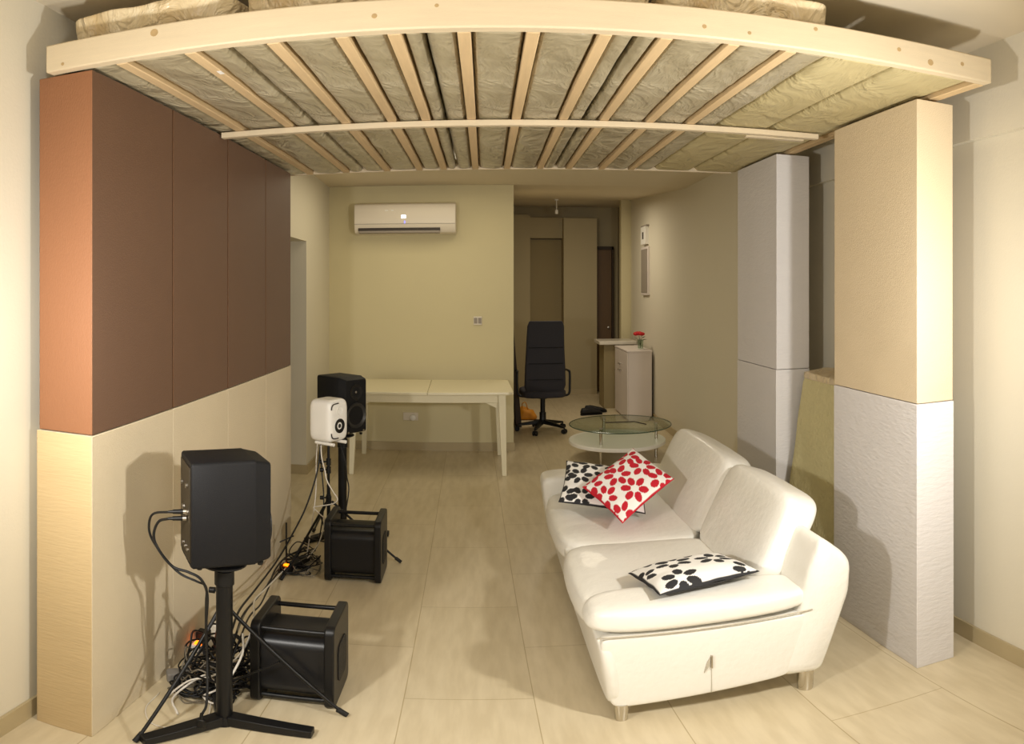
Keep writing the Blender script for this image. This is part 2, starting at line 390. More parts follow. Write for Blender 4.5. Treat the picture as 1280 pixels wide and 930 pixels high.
# insulation between the joists
def batt(x0, x1, y0, y1, zb, th, m, seed, amp=.006, sag=.007):
    nx, ny = max(4, int((x1-x0)/.014)), int((y1-y0)/.02); mb = MB()
    def hgt(x, y):
        u = (x-x0)/(x1-x0); e = min(u, 1-u)
        n1 = noise.noise(Vector((x*5+seed*3, y*2.5, seed))); n2 = noise.noise(Vector((x*12+y*5, y*11-x*9, seed*2)))
        n3 = max(0, .25-abs(noise.noise(Vector((x*7-y*2.5, y*4+x*5, seed*5)))))*1.6
        return -sag*math.sin(PI*min(.5, e*1.3))+amp*n1+amp*.3*n2-amp*.8*n3+.022*max(0, .09-e)/.09
    rows = [[(x0+(x1-x0)*i/nx, y0+(y1-y0)*j/ny) for i in range(nx+1)] for j in range(ny+1)]
    W = nx+1
    bot = [(x, y, zb+hgt(x, y)) for r in rows for x, y in r]; top = [(x, y, zb+th) for r in rows for x, y in r]
    fs = []; N = len(bot)
    for j in range(ny):
        for i in range(nx):
            a = j*W+i; fs.append((a, a+W, a+W+1, a+1)); fs.append((N+a, N+a+1, N+a+W+1, N+a+W))
    for i in range(nx):
        fs.append((i, i+1, N+i+1, N+i)); a = ny*W+i; fs.append((a+1, a, N+a, N+a+1))
    for j in range(ny):
        a = j*W; fs.append((a+W, a, N+a, N+a+W)); a += nx; fs.append((a, a+W, N+a+W, N+a))
    mb.add(bot+top, fs).map(F)
    return mb
edges = [-1.30]+JX
bays = []
for i in range(len(edges)-1):
    a = edges[i]+(.0 if i == 0 else .02); b = edges[i+1]-.02
    bays.append((a+.001, b-.001))
split = {2: .42, 5: .40, 8: .55}
nth = ['first', 'second', 'third', 'fourth', 'fifth', 'sixth', 'seventh', 'eighth', 'ninth', 'tenth', 'eleventh', 'twelfth', 'thirteenth', 'fourteenth']
cells = []
for i, (a, b) in enumerate(bays):
    if i in split:
        c = a+(b-a)*split[i]; cells += [(a, c-.004), (c+.004, b)]
    else: cells.append((a, b))
for i, (a, b) in enumerate(cells):
    o = batt(a, b, 2.0, 4.425, ZB+.012, .05, M['film'], i+1).build('insulation_batt', M['film'], smooth=180)
    tag(o, 'film-covered olive insulation strip between the joists, %s from the left' % nth[i], 'insulation', 'insulation strips between the joists')
for k, (a, b, w_) in enumerate(((.94, 1.055, 'narrow wrinkled film-covered insulation strip right of the last joist'), (1.062, 1.325, 'smooth bare wool board in the frame, just right of the wrinkled narrow strip'), (1.332, 1.65, 'smooth bare wool board at the right end of the frame above the tan column'))):
    o = batt(a, b, 2.0, 4.425, ZB+.010, .05, M['film'] if k == 0 else M['woolbare'], 30+k, .005 if k == 0 else .0015, .004).build('insulation_board', M['film'] if k == 0 else M['woolbare'], smooth=180)
    tag(o, w_, 'insulation')
# wrapped batts lying on top of the frame
tops = [(-1.30, -.725, 'peach film-wrapped insulation batt on top of the frame at its left end', .0),
        (-.715, -.10, 'film-wrapped insulation batt on the frame, second from the left end', .01),
        (-.09, .50, 'film-wrapped insulation batt on the frame above the middle of the beam', .01),
        (.51, 1.09, 'film-wrapped insulation batt whose right end stops short on top of the frame', .0)]
for k, (a, b, l, dz) in enumerate(tops):
    z0 = ZB+.108; z1 = z0+.105
    P = [(a, 2.02, z0), (b, 2.02, z0), (b, 4.3, z0), (a, 4.3, z0), (a, 2.0, z1), (b-.0, 2.0, z1), (b, 4.3, z1), (a, 4.3, z1)]
    mb = MB().soft(P, 12, 22)
    mb.map(F); sd = k*7.3
    mb.map(lambda p: Vector(p)+Vector((0, .012*noise.noise(p*9+Vector((sd, 0, 0))), (.010*noise.noise(p*7+Vector((0, sd, 0))) if p.z > 2.5 else 0))))
    o = mb.build('wrapped_insulation_batt', M['filmtop'], smooth=180)
    tag(o, l, 'insulation', 'wrapped batts lying on the frame')

# ------------------------------------------------------------------ cloth-covered absorber panels
def panel(x0, y0, x1, y1, z0, z1, name, m, label, cat='acoustic panel', group=None, wr=.0015, seed=0, band=None, front=None):
    """upright padded panel with slightly uneven cloth; wrinkles grow inside the band (z range)"""
    mb = MB(); nz = 40; ny = 14; nx = 8
    out = []
    for i in range(nx): out.append((x0+(x1-x0)*i/nx, y0))
    for i in range(ny): out.append((x1, y0+(y1-y0)*i/ny))
    for i in range(nx): out.append((x1-(x1-x0)*i/nx, y1))
    for i in range(ny): out.append((x0, y1-(y1-y0)*i/ny))
    cx, cy = (x0+x1)/2, (y0+y1)/2; rings = []
    for k in range(nz+1):
        z = z0+(z1-z0)*k/nz; amp = wr
        if band and band[0] <= z <= band[1]: amp = wr*3.5
        ring = []
        for (x, y) in out:
            corner = min(abs(x-x0)+abs(y-y0), abs(x-x1)+abs(y-y0), abs(x-x1)+abs(y-y1), abs(x-x0)+abs(y-y1))
            nv = noise.noise(Vector((x*4+seed, y*4, z*(26 if amp > wr else 3))))*amp*min(1, corner*12)
            dx = nv if abs(x-x1) < 1e-6 else (-nv if abs(x-x0) < 1e-6 else 0)
            dy = nv if abs(y-y1) < 1e-6 else (-nv if abs(y-y0) < 1e-6 else 0)
            ring.append((x+dx, y+dy, z))
        rings.append(ring)
    mb.loft(rings)
    o = mb.build(name, m, smooth=40, bevel=.0025)
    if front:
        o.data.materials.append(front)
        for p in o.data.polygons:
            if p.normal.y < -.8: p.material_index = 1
    return tag(o, label, cat, group)
YS = [1.945, 2.552, 3.165, 3.756, 4.272]
wh = ['nearest to the camera', 'second from the camera', 'third from the camera', 'farthest from the camera']
for i in range(4):
    a, b = YS[i]+(.004 if i else 0), YS[i+1]-.004
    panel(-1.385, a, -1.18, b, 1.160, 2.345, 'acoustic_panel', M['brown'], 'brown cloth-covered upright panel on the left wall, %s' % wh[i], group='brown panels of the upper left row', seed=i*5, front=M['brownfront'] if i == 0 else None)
YL = [1.94, 2.548, 3.163, 3.756, 4.270]
for i in range(4):
    a, b = YL[i]+(.0006 if i else 0), YL[i+1]-.0006
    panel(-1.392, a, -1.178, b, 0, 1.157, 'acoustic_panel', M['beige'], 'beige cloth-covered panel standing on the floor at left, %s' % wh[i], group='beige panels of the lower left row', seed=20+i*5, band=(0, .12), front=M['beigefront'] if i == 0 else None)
panel(1.583, 2.312, 1.758, 3.0, 1.178, 2.388, 'acoustic_panel', M['tan'], 'tan cloth-covered panel on top of the white one in the right column', seed=50, band=(1.18, 1.45))
panel(1.580, 2.308, 1.760, 3.0, 0, 1.175, 'acoustic_panel', M['greycloth'], 'white cloth-covered panel on the floor under the tan panel at right', seed=60, band=(0, .16))
panel(1.583, 3.69, 1.785, 4.32, 1.178, 2.392, 'acoustic_panel', M['greycloth'], 'pale grey cloth-covered panel, upper of the stack behind the sofa back', seed=70)
panel(1.580, 3.69, 1.787, 4.32, 0, 1.175, 'acoustic_panel', M['greycloth'], 'pale grey cloth-covered panel, lower of the stack behind the sofa back', seed=80)
# bare wool slab leaning on the wall between them
P = [(1.545, 3.03, 0), (1.70, 3.03, 0), (1.70, 3.62, 0), (1.545, 3.62, 0), (1.70, 3.03, 1.165), (1.85, 3.03, 1.185), (1.85, 3.60, 1.185), (1.70, 3.60, 1.165)]
ws = thing('wool_slab', 'bare olive mineral wool slab with a film lid leaning between the white columns', 'insulation', (1.62, 3.3, 0))
mb = MB().soft(P, 14, 26); mb.map(lambda p: p+Vector((.005*noise.noise(p*14), .004*noise.noise(p*17), 0)))
mb.build('slab', M['wool'], ws, world=True, smooth=180)
P2 = [(1.694, 3.025, 1.135), (1.857, 3.025, 1.165), (1.857, 3.606, 1.165), (1.694, 3.606, 1.135), (1.697, 3.03, 1.172), (1.855, 3.03, 1.192), (1.855, 3.60, 1.192), (1.697, 3.60, 1.172)]
MB().soft(P2, 10, 10).build('plastic_film', M['filmtop'], ws, world=True, smooth=180)

# ------------------------------------------------------------------ studio speakers
def make_speaker(label):
    t = thing('studio_speaker', label, 'speaker')
    D, Wd, H = .262, .205, .37
    def ring(x, i, n=6, r=.012): return [(x, p[0], H/2+p[1]) for p in rrect(Wd-2*i, H-2*i, r, 3)]
    cab = MB().loft([ring(-D/2, .004), ring(-D/2+.006, 0), ring(D/2-.055, 0), ring(D/2-.052, .002), ring(D/2-.008, .012), ring(D/2, .017)])
    cab.build('cabinet', M['cabinet'], t, smooth=35)
    rp = MB().prism([(-.085, .02), (.085, .02), (.085, .35), (-.085, .35)], 'x', -D/2-.004, -D/2+.002).build('amplifier_plate', M['rearp'], t, bevel=.001)
    for (y, z, r) in ((-.05, .19, .011), (.02, .19, .011), (-.06, .06, .006), (-.02, .06, .006), (.02, .06, .006), (.05, .27, .008), (-.04, .28, .008)):
        MB().lathe([(r, 0), (r, .006), (r*.6, .0065), (0, .004)], (-D/2-.004, y, z), (-1, 0, 0), 12).build('connector', M['steel'], rp)
    wv = MB().lathe([(.052, -.002), (.052, .002), (.034, -.0005), (.016, -.006), (0, -.006)], (D/2+.001, 0, .275), (1, 0, 0), 32).build('tweeter', M['conedark'], t, smooth=50)
    MB().sphere((D/2-.004, 0, .275), .011, sc=(.5, 1, 1)).build('dome', M['steel'], wv, smooth=180)
    wf = MB().lathe([(.082, -.002), (.082, .005), (.076, .007), (.07, .003), (.03, -.013), (.0, -.013)], (D/2+.001, 0, .125), (1, 0, 0), 36).build('woofer', M['cone'], t, smooth=50)
    MB().sphere((D/2-.012, 0, .125), .027, sc=(.45, 1, 1)).build('dust_cap', M['conedark'], wf, smooth=180)
    for y in (-.05, .05):
        MB().lathe([(.007, 0), (.007, .002), (0, .002)], (D/2, y*1.3, .02), (1, 0, 0), 12).build('adjustment_screw', M['steel'], t)
    for x in (-.1, .1):
        for y in (-.07, .07):
            MB().lathe([(.008, -.012), (.011, 0)], (x, y, 0), (0, 0, 1), 10).build('rubber_foot', M['rubber'], t)
    return t
sp1 = make_speaker('black studio speaker on the near stand, seen from its side and rear')
sp1.location = (-.838, 2.224, .702); sp1.rotation_euler = (0, 0, math.atan2(.142, .215))
sp2 = copy_tree(sp1)
sp2.location = (-.908, 4.525, .702); sp2.rotation_euler = (0, 0, math.radians(-37))
sp2['label'] = 'black studio speaker on the far stand, behind the white compact speaker'

def make_stand(label, feet_dir):
    t = thing('speaker_stand', label, 'speaker stand')
    MB().lathe([(.028, .03), (.028, .675)], n=24).build('pole', M['black'], t, smooth=40)
    MB().lathe([(.034, .0), (.034, .03), (.03, .04)], n=24).build('collar', M['plate'], t, smooth=40)
    MB().lathe([(.030, .60), (.033, .602), (.033, .655), (.03, .657)], n=24).build('clamp_ring', M['plate'], t, smooth=40)
    MB().lathe([(.072, .676), (.075, .678), (.075, .684), (.072, .686)], n=32).build('top_plate', M['plate'], t, smooth=40)
    for a, l in feet_dir:
        R = Matrix.Rotation(math.radians(a), 3, 'Z')
        P = [(.02, -.026, .004), (l, -.022, .004), (l, .022, .004), (.02, .026, .004), (.02, -.026, .046), (l, -.022, .034), (l, .022, .034), (.02, .026, .046)]
        lg = MB().hexa([R@Vector(p) for p in P]).build('leg', M['plate'], t, bevel=.003)
        c = R@Vector((l-.03, 0, 0)); MB().lathe([(.012, 0), (.012, .005)], c, n=12).build('rubber_foot', M['rubber'], lg)
    return t
s1 = make_stand('thick black column stand with a flat three-legged base, nearest the camera', ((-1, .30), (-127, .30), (118, .28)))
s1.location = (-.838, 2.215, 0)
s2 = copy_tree(s1); s2.location = (-.905, 4.52, 0)
s2['label'] = 'black column stand holding the far black speaker, behind the far subwoofer'

def make_tripod(label, c, feet, hub, top, knob_dir, kz):
    t = thing('tripod_stand', label, 'tripod stand', (c[0], c[1], 0))
    L = lambda p: (p[0]-c[0], p[1]-c[1], p[2] if len(p) > 2 else 0)
    MB().lathe([(.011, .07), (.011, hub+.1)], n=14).build('lower_pole', M['black'], t, smooth=40)
    MB().lathe([(.008, hub+.1), (.008, top)], n=14).build('upper_pole', M['black'], t, smooth=40)
    MB().lathe([(.017, hub-.025), (.017, hub+.03)], n=14).build('hub', M['plate'], t, smooth=40)
    lc = MB().lathe([(.015, .075), (.015, .10)], n=14).build('lower_hub', M['plate'], t, smooth=40)
    for z in kz:
        kb = MB().lathe([(.014, z-.02), (.014, z+.02)], n=14)
        kx, ky = knob_dir
        kb.cyl((0, 0, z), (kx*.035, ky*.035, z), .005, n=8).cyl((kx*.03, ky*.03, z), (kx*.05, ky*.05, z), .013, .012, n=12)
        kb.build('clamp_knob', M['plate'], t, smooth=40)
    for fx, fy in feet:
        d = Vector((fx-c[0], fy-c[1], 0)); u = d.normalized()
        lg = MB().cyl(u*.02+Vector((0, 0, hub)), d+Vector((0, 0, .012)), .0075, .0065, 12).build('leg', M['black'], t, smooth=40)
        e = d+Vector((0, 0, .012)); MB().cyl(e-u*.022+Vector((0, 0, .018)), e+u*.012-Vector((0, 0, .006)), .011, .010, 12).build('rubber_foot', M['rubber'], lg, smooth=40)
        m_ = d*.48+Vector((0, 0, hub*.52)); MB().cyl(u*.012+Vector((0, 0, .088)), m_, .0045, n=8).build('brace', M['plate'], t, smooth=40)
    MB().lathe([(.03, top), (.03, top+.006)], n=16).build('mount_plate', M['plate'], t, smooth=40)
    return t
make_tripod('thin black tripod stand standing right behind the near column stand', (-.900, 2.366), ((-1.040, 1.985), (-.470, 2.370), (-1.09, 2.76)), .43, .70, (-1, -.1), (.50,))
make_tripod('thin black tripod stand under the far white compact speaker', (-.905, 4.105), ((-1.058, 3.66), (-.483, 4.045), (-1.09, 4.50)), .355, .705, (-1, -.2), (.375, .55, .60))

def make_compact(label):
    t = thing('compact_speaker', label, 'speaker')
    Wd, D, H = .178, .165, .275
    P = [(-D/2, -Wd/2, .022), (D/2, -Wd/2, .022), (D/2, Wd/2, .022), (-D/2, Wd/2, .022), (-D/2, -Wd/2, H), (D/2, -Wd/2, H), (D/2, Wd/2, H), (-D/2, Wd/2, H)]
    b = MB().soft(P, 6, 18).build('body', M['white'], t, smooth=180)
    x = D/2
    wf = MB().lathe([(.043, -.004), (.043, .002), (.040, .003), (.034, .001), (.014, -.003), (0, -.003)], (x+.0015, 0, .118), (1, 0, 0), 30).build('woofer', M['conedark'], t, smooth=50)
    MB().sphere((x+.0, 0, .118), .013, sc=(.35, 1, 1)).build('dust_cap', M['cone'], wf, smooth=180)
    MB().lathe([(.026, -.004), (.026, .002), (.018, -.001), (.0, -.0005)], (x+.0005, 0, .208), (1, 0, 0), 24).build('tweeter', M['white'], t, smooth=50)
    for top in (1, -1):
        zc = .15+top*.103
        pts = [(x-.002, -.072, zc-top*.034), (x-.0005, -.070, zc-top*.016), (x+.0006, -.060, zc-top*.004), (x+.001, -.04, zc), (x+.001, -.012, zc+top*.001)]
        MB().tube(spline(pts, 6), .0035, 8).build('dark_edge_slot', M['slot'], t, smooth=180)
    for y in (-.055, .055):
        MB().cyl((-.05, y, .012), (.085, y, .012), .010, n=12).build('base_rail', M['white'], t, smooth=40)
    MB().box((-.045, -.055, .006), (-.025, .055, .018)).build('base_bar', M['white'], t, bevel=.003)
    return t
c1 = make_compact('white compact speaker with a round dark cone on the far thin tripod')
c1.location = (-.905, 4.105, .712); c1.rotation_euler = (0, 0, math.radians(-27))
c2 = copy_tree(c1); c2.location = (-.945, 2.408, .707); c2.rotation_euler = (0, 0, math.radians(33.4))
c2['label'] = 'white compact speaker on the near thin tripod, hidden behind the near black speaker'

def make_sub(label, Wd=.30, D=.295, H=.372):
    t = thing('subwoofer', label, 'subwoofer')
    def plate(x0, x1):
        P = [(p[0], H/2+p[1]) for p in rrect(D, H, .035, 6)]
        return MB().prism(P, 'x', x0, x1)
    pl = plate(-Wd/2, -Wd/2+.036).build('side_plate', M['black'], t, bevel=.006, seg=3)
    pr = plate(Wd/2-.036, Wd/2).build('side_plate', M['black'], t, bevel=.006, seg=3)
    P = [(p[0], .175+p[1]) for p in rrect(D-.14, H-.20, .04, 6)]
    MB().prism(P, 'x', Wd/2, Wd/2+.004).build('grille', M['grille'], pr, bevel=.001)
    P = [(p[0], .172+p[1]) for p in rrect(D-.035, .268, .055, 8)]
    MB().prism(P, 'x', -Wd/2+.036, Wd/2-.036).build('body', M['subgrey'], t, smooth=40)
    for y, z in ((-D/2+.03, H-.033), (D/2-.03, H-.033), (-D/2+.03, .03), (D/2-.03, .03)):
        MB().cyl((-Wd/2+.03, y, z), (Wd/2-.03, y, z), .010, n=14).build('handle_bar', M['black'], t, smooth=40)
    return t
b1 = make_sub('black subwoofer with thick side plates on the floor beside the near stand'); b1.location = (-.662, 2.538, .001); b1.rotation_euler = (0, 0, .02)
b2 = copy_tree(b1); b2.location = (-.690, 3.835, .001); b2['label'] = 'charcoal subwoofer on the floor in front of the far stand and white speaker'

# ------------------------------------------------------------------ cables and sockets on the floor
def cable(pts, r, m, label, group=None, n=9, name='cable'):
    o = MB().tube(spline(pts, n), r, 7).build(name, m, smooth=180)
    return tag(o, label, 'cable', group)
def tangle(cx, cy, rx, ry, turns, r, m, label, seed, h=.05, group=None, tail=None, zb=0):
    rnd = random.Random(seed); pts = []; n = int(turns*7)
    for i in range(n):
        a = 2*PI*i/7+rnd.uniform(-.25, .25); k = rnd.uniform(.55, 1.05)
        pts.append((cx+rx*k*math.cos(a), cy+ry*k*math.sin(a), zb+r+.002+h*rnd.random()*(.3+.7*i/n)))
    if tail: pts += tail
    return cable(pts, r, m, label, group, 7)
# leads into the near speaker's back panel
def plug_cable(name, label, z, end, dirn, loops, r=.0042, sleeve=M['plate']):
    t = thing(name, label, 'cable', (end[0], end[1], 0))
    e = Vector(end); d = Vector(dirn).normalized()
    MB().cyl(e, e+d*.012, .009, n=12).build('metal_tip', M['steel'], t, world=True, smooth=40)
    MB().cyl(e+d*.012, e+d*.045, .0085, .0075, 12).cyl(e+d*.045, e+d*.06, .006, .0045, 10).build('plug', sleeve, t, world=True, smooth=40)
    MB().tube(spline([e+d*.055]+[Vector(p) for p in loops], 10), r, 8).build('cord', M['cableb'], t, world=True, smooth=180)
    return t
bk = Vector((-.838, 2.224, 0)); fx = Vector((.834, .551, 0)); lx = Vector((-.551, .834, 0))
e1 = bk-fx*.137+lx*(-.05)+Vector((0, 0, .895)); e2 = bk-fx*.137+lx*(-.04)+Vector((0, 0, .868))
plug_cable('audio_cable', 'black audio lead plugged in the near speaker, upper of its two leads', 0, e1, (-.9, -.35, -.04),
           [(-1.045, 2.105, .87), (-1.065, 2.115, .82), (-1.055, 2.12, .77), (-1.01, 2.13, .70), (-.96, 2.13, .655), (-.905, 2.14, .63), (-.885, 2.17, .60), (-.893, 2.19, .52), (-.905, 2.22, .36), (-.91, 2.26, .2), (-.96, 2.4, .06), (-1.0, 2.5, .03)])
plug_cable('power_cable', 'black power lead plugged in the near speaker, lower of its two leads', 0, e2, (-.9, -.35, -.04),
           [(-1.025, 2.105, .845), (-1.045, 2.11, .79), (-1.03, 2.115, .74), (-.985, 2.125, .68), (-.93, 2.13, .665), (-.89, 2.14, .64), (-.878, 2.165, .57), (-.888, 2.18, .45), (-.893, 2.2, .30), (-.87, 2.14, .14), (-.878, 2.12, .09)], .0048)
tg = 'cables tangled behind the near stand'
specs = [(-1.00, 2.42, .13, .09, 4, .004, 'cableb', 'black cable looped on the floor behind the near stand', .07),
         (-.96, 2.50, .12, .10, 4, .0045, 'cableb', 'black cable looped on the floor behind the near stand', .10),
         (-.93, 2.38, .10, .08, 3, .003, 'cableb', 'black cable looped on the floor behind the near stand', .06),
         (-.90, 2.46, .09, .09, 3, .004, 'cableb', 'black cable looped on the floor behind the near stand', .12),
         (-.86, 2.52, .07, .10, 4, .0045, 'cableb', 'black cable looped on the floor behind the near stand', .10),
         (-1.06, 2.52, .07, .10, 3, .003, 'cableb', 'black cable looped on the floor behind the near stand', .12)]
specs += [(-1.04, 2.40, .08, .07, 3, .004, 'cableb', 'black cable looped on the floor behind the near stand', .05),
          (-1.07, 2.58, .06, .12, 4, .0045, 'cableb', 'black cable looped on the floor behind the near stand', .20),
          (-1.00, 2.66, .11, .12, 4, .0045, 'cableb', 'black cable looped on the floor behind the near stand', .18),
          (-.92, 2.60, .08, .10, 4, .0045, 'cableb', 'black cable looped on the floor behind the near stand', .22)]
for i, (cx, cy, rx, ry, tn, r, m, l, h) in enumerate(specs):
    tangle(cx, cy, rx, ry, tn, r, M[m], l, 40+i, h, tg)
for i, (cx, cy, rx, ry, tn, r, m, h) in enumerate([(-.98, 2.46, .12, .09, 3, .0035, 'cableg', .14), (-1.03, 2.5, .09, .1, 3, .003, 'cableg', .18), (-1.0, 2.36, .11, .08, 2, .003, 'cableg', .03)]):
    tangle(cx, cy, rx, ry, tn, r, M[m], 'grey cable looped among the black ones behind the near stand', 60+i, h, 'grey cables tangled behind the near stand')
cable([(-1.09, 2.30, .01), (-1.03, 2.36, .07), (-.95, 2.38, .10), (-.90, 2.42, .14), (-.86, 2.47, .2), (-.85, 2.53, .26), (-.87, 2.62, .29), (-.91, 2.74, .28), (-.97, 2.95, .21), (-1.01, 3.2, .14), (-1.05, 3.5, .07), (-1.07, 3.9, .02)], .004, M['cablew'], 'white cable climbing from the near tangle towards the far speakers')
cable([(-1.0, 2.2, .01), (-1.06, 2.3, .02), (-.98, 2.4, .09), (-.92, 2.36, .06), (-.96, 2.33, .03), (-.90, 2.3, .03), (-.87, 2.35, .12), (-.84, 2.4, .22), (-.845, 2.42, .30)], .0045, M['cablew'], 'thick white cable curling round the foot of the near stand')
cable([(-1.13, 2.33, .004), (-1.12, 2.2, .004), (-1.05, 2.11, .004), (-.96, 2.12, .004), (-.90, 2.2, .004), (-.92, 2.3, .02)], .0018, M['cablew'], 'thin pale wire in a wide loop on the floor at left')
cable([(-.97, 2.50, .06), (-.96, 2.62, .20), (-.985, 2.78, .22), (-1.03, 3.1, .17), (-1.06, 3.4, .14), (-1.08, 3.68, .13), (-1.05, 3.84, .22), (-1.0, 3.95, .36), (-.96, 4.05, .55), (-.95, 4.1, .72)], .005, M['cableb'], 'black cable running along the wall from near tangle up to the white speaker')
cable([(-.95, 2.50, .06), (-.95, 2.64, .17), (-.975, 2.8, .19), (-1.02, 3.1, .13), (-1.05, 3.4, .09), (-1.09, 3.65, .07), (-1.10, 3.9, .05), (-1.02, 4.1, .05)], .005, M['cableb'], 'black cable in the bundle between both subwoofers, under the longer one')
cable([(-.94, 2.53, .06), (-.935, 2.66, .16), (-.965, 2.85, .16), (-1.0, 3.1, .10), (-1.05, 3.35, .05), (-1.09, 3.6, .025), (-1.1, 3.9, .01)], .004, M['cableb'], 'black cable in the bundle between both subwoofers, lowest of the three')
cable([(-.96, 2.56, .06), (-.95, 2.68, .19), (-.99, 2.9, .17), (-1.03, 3.15, .12), (-1.07, 3.4, .05), (-1.11, 3.6, .015), (-1.12, 3.9, .01)], .003, M['cableg'], 'thin grey cable in the bundle between both subwoofers')
sp3 = [(-1.02, 3.78, .09, .13, 4, .004, .06, 'cableb'), (-1.00, 3.90, .10, .12, 4, .0035, .10, 'cableb'), (-.95, 3.82, .08, .14, 3, .003, .06, 'cableg'), (-1.04, 4.0, .08, .12, 3, .0035, .15, 'cableb')]
for i, (cx, cy, rx, ry, tn, r, h, m) in enumerate(sp3):
    tangle(cx, cy, rx, ry, tn, r, M[m], 'grey cable looped on the floor left of the far subwoofer' if m == 'cableg' else 'black cable looped on the floor left of the far subwoofer', 80+i, h, 'cables tangled by the far subwoofer')
cable([(-.94, 4.06, .71), (-.935, 4.055, .64), (-.915, 4.05, .56), (-.90, 4.04, .50), (-.86, 4.02, .44), (-.83, 4.0, .40), (-.86, 4.0, .37), (-.94, 4.0, .35), (-.97, 4.0, .34), (-.93, 3.98, .31), (-.90, 3.97, .27), (-.92, 3.93, .15), (-.98, 3.9, .05)], .0035, M['cablew'], 'white cable zigzagging down the far tripod')
cable([(-.97, 4.10, .72), (-.975, 4.09, .6), (-.97, 4.05, .4), (-.985, 4.0, .2), (-1.0, 3.95, .03)], .0035, M['cablew'], 'white cable hanging straight down left of the far tripod')
cable([(-.955, 4.12, .72), (-.95, 4.11, .58), (-.93, 4.08, .42), (-.925, 4.05, .3), (-.95, 4.02, .1), (-1.0, 4.0, .02)], .004, M['cableb'], 'black cable hanging beside the far tripod pole')
cable([(-.93, 4.46, .69), (-.90, 4.44, .62), (-.865, 4.42, .52), (-.85, 4.38, .44), (-.83, 4.34, .36), (-.85, 4.3, .2), (-.9, 4.25, .03)], .004, M['cableb'], 'black cable drooping from the far black speaker beside its column')
# hanging plug end by the near stand
t = thing('power_plug', 'black cable connector hanging just above the floor left of the near column', 'plug', (-.878, 2.115, .03))
MB().box((-.013, -.010, .0), (.013, .010, .042)).build('connector_body', M['plate'], t, bevel=.004)
MB().lathe([(.008, .042), (.005, .068)], n=10).build('strain_relief', M['plate'], t, smooth=40)
# power strips, adapter
t = thing('power_strip', 'white power strip with a glowing orange switch against the left panels', 'power strip', (-1.143, 2.84, 0), .0)
MB().box((-.03, -.14, .0), (.03, .14, .042)).build('strip_body', M['white'], t, bevel=.006)
MB().box((-.017, -.128, .042), (.017, -.10, .052)).build('rocker_switch', M['glow'], t, bevel=.003)
for k in range(3):
    MB().lathe([(.021, .042), (.021, .045), (.018, .0455), (.018, .043), (0, .043)], (0, -.065+k*.065, 0), n=18).build('socket', M['white'], t, smooth=40)
MB().box((-.028, -.085, .0462), (.024, -.035, .085)).build('inserted_plug', M['plate'], t, bevel=.005)
t = thing('power_strip', 'power strip with a small red switch in the far cable tangle', 'power strip', (-1.04, 3.86, 0), -.3)
MB().box((-.028, -.12, .0), (.028, .12, .042)).build('strip_body', M['plate'], t, bevel=.006)
MB().box((-.016, -.10, .042), (.016, -.075, .052)).build('rocker_switch', M['glow'], t, bevel=.003)
o = MB().soft([(-.045, -.028, 0), (.045, -.028, 0), (.045, .028, 0), (-.045, .028, 0), (-.045, -.028, .045), (.045, -.028, .045), (.045, .028, .045), (-.045, .028, .045)], 7, 10)
o.map(lambda p: Matrix.Rotation(.5, 3, 'Z')@p+Vector((-1.115, 2.46, .001)))
tag(o.build('power_adapter', M['adapter'], smooth=180), 'small grey power adapter block on the floor by the left panels', 'adapter')
t = thing('microphone_clip_stand', 'short thin black rod with a crossbar standing in the far cable tangle', 'rod', (-1.075, 3.80, 0))
MB().lathe([(.03, 0), (.03, .008), (.006, .012)], n=16).build('foot', M['plate'], t, smooth=40)
MB().cyl((0, 0, .01), (0, 0, .30), .005, n=8).build('rod', M['black'], t)
MB().cyl((-.035, -.01, .18), (.04, .01, .22), .004, n=8).build('crossbar', M['black'], t)

# ------------------------------------------------------------------ sofa
sf = thing('sofa', 'white leather two-seat sofa with reclined back cushions and chrome feet', 'sofa', (.78, 3.33, 0))
def sp(name, mb, m=M['leather'], par=None, **k):
    k.setdefault('smooth', 180); return mb.build(name, m, par or sf, world=True, **k)
Y0, Y1 = 2.335, 4.33
def hexy(a, ya, yb, yshift=0):
    """a: four (x,z) points bottom-front, bottom-back, top-back, top-front"""
    (x0, z0), (x1, z1), (x2, z2), (x3, z3) = a
    return [(x0, ya, z0), (x1, ya, z1), (x1, yb, z1), (x0, yb, z0), (x3, ya, z3), (x2, ya, z2), (x2, yb, z2), (x3, yb, z3)]
# base body
sp('base', MB().soft(hexy([(.425, .075), (1.06, .10), (1.15, .385), (.385, .36)], Y0+.03, Y1-.03), 16, 16))
# end panels
for ya, yb, in ((Y0, Y0+.06), (Y1-.06, Y1)):
    pn = sp('end_panel', MB().soft(hexy([(.418, .062), (1.055, .108), (1.185, .374), (.378, .376)], ya, yb), 14, 18, .03))
    if ya == Y0:
        MB().box((.757, Y0-.009, .205), (.763, Y0+.001, .262)).build('zip_pull', M['steel'], pn, world=True, bevel=.001)
        MB().prism([(.757, .258), (.752, .215), (.733, .185), (.745, .235)], 'y', Y0-.005, Y0-.002).build('zip_tag', M['seam'], pn, world=True)
        MB().box((.7595, Y0-.0035, .09), (.7605, Y0+.002, .205)).build('zip_seam', M['seam'], pn, world=True)
# front panel
sp('front_panel', MB().soft([(.405, Y0+.01, .065), (.46, Y0+.01, .065), (.46, Y1-.01, .065), (.405, Y1-.01, .065), (.365, Y0+.01, .37), (.43, Y0+.01, .37), (.43, Y1-.01, .37), (.365, Y1-.01, .37)], 12, 20, .02))
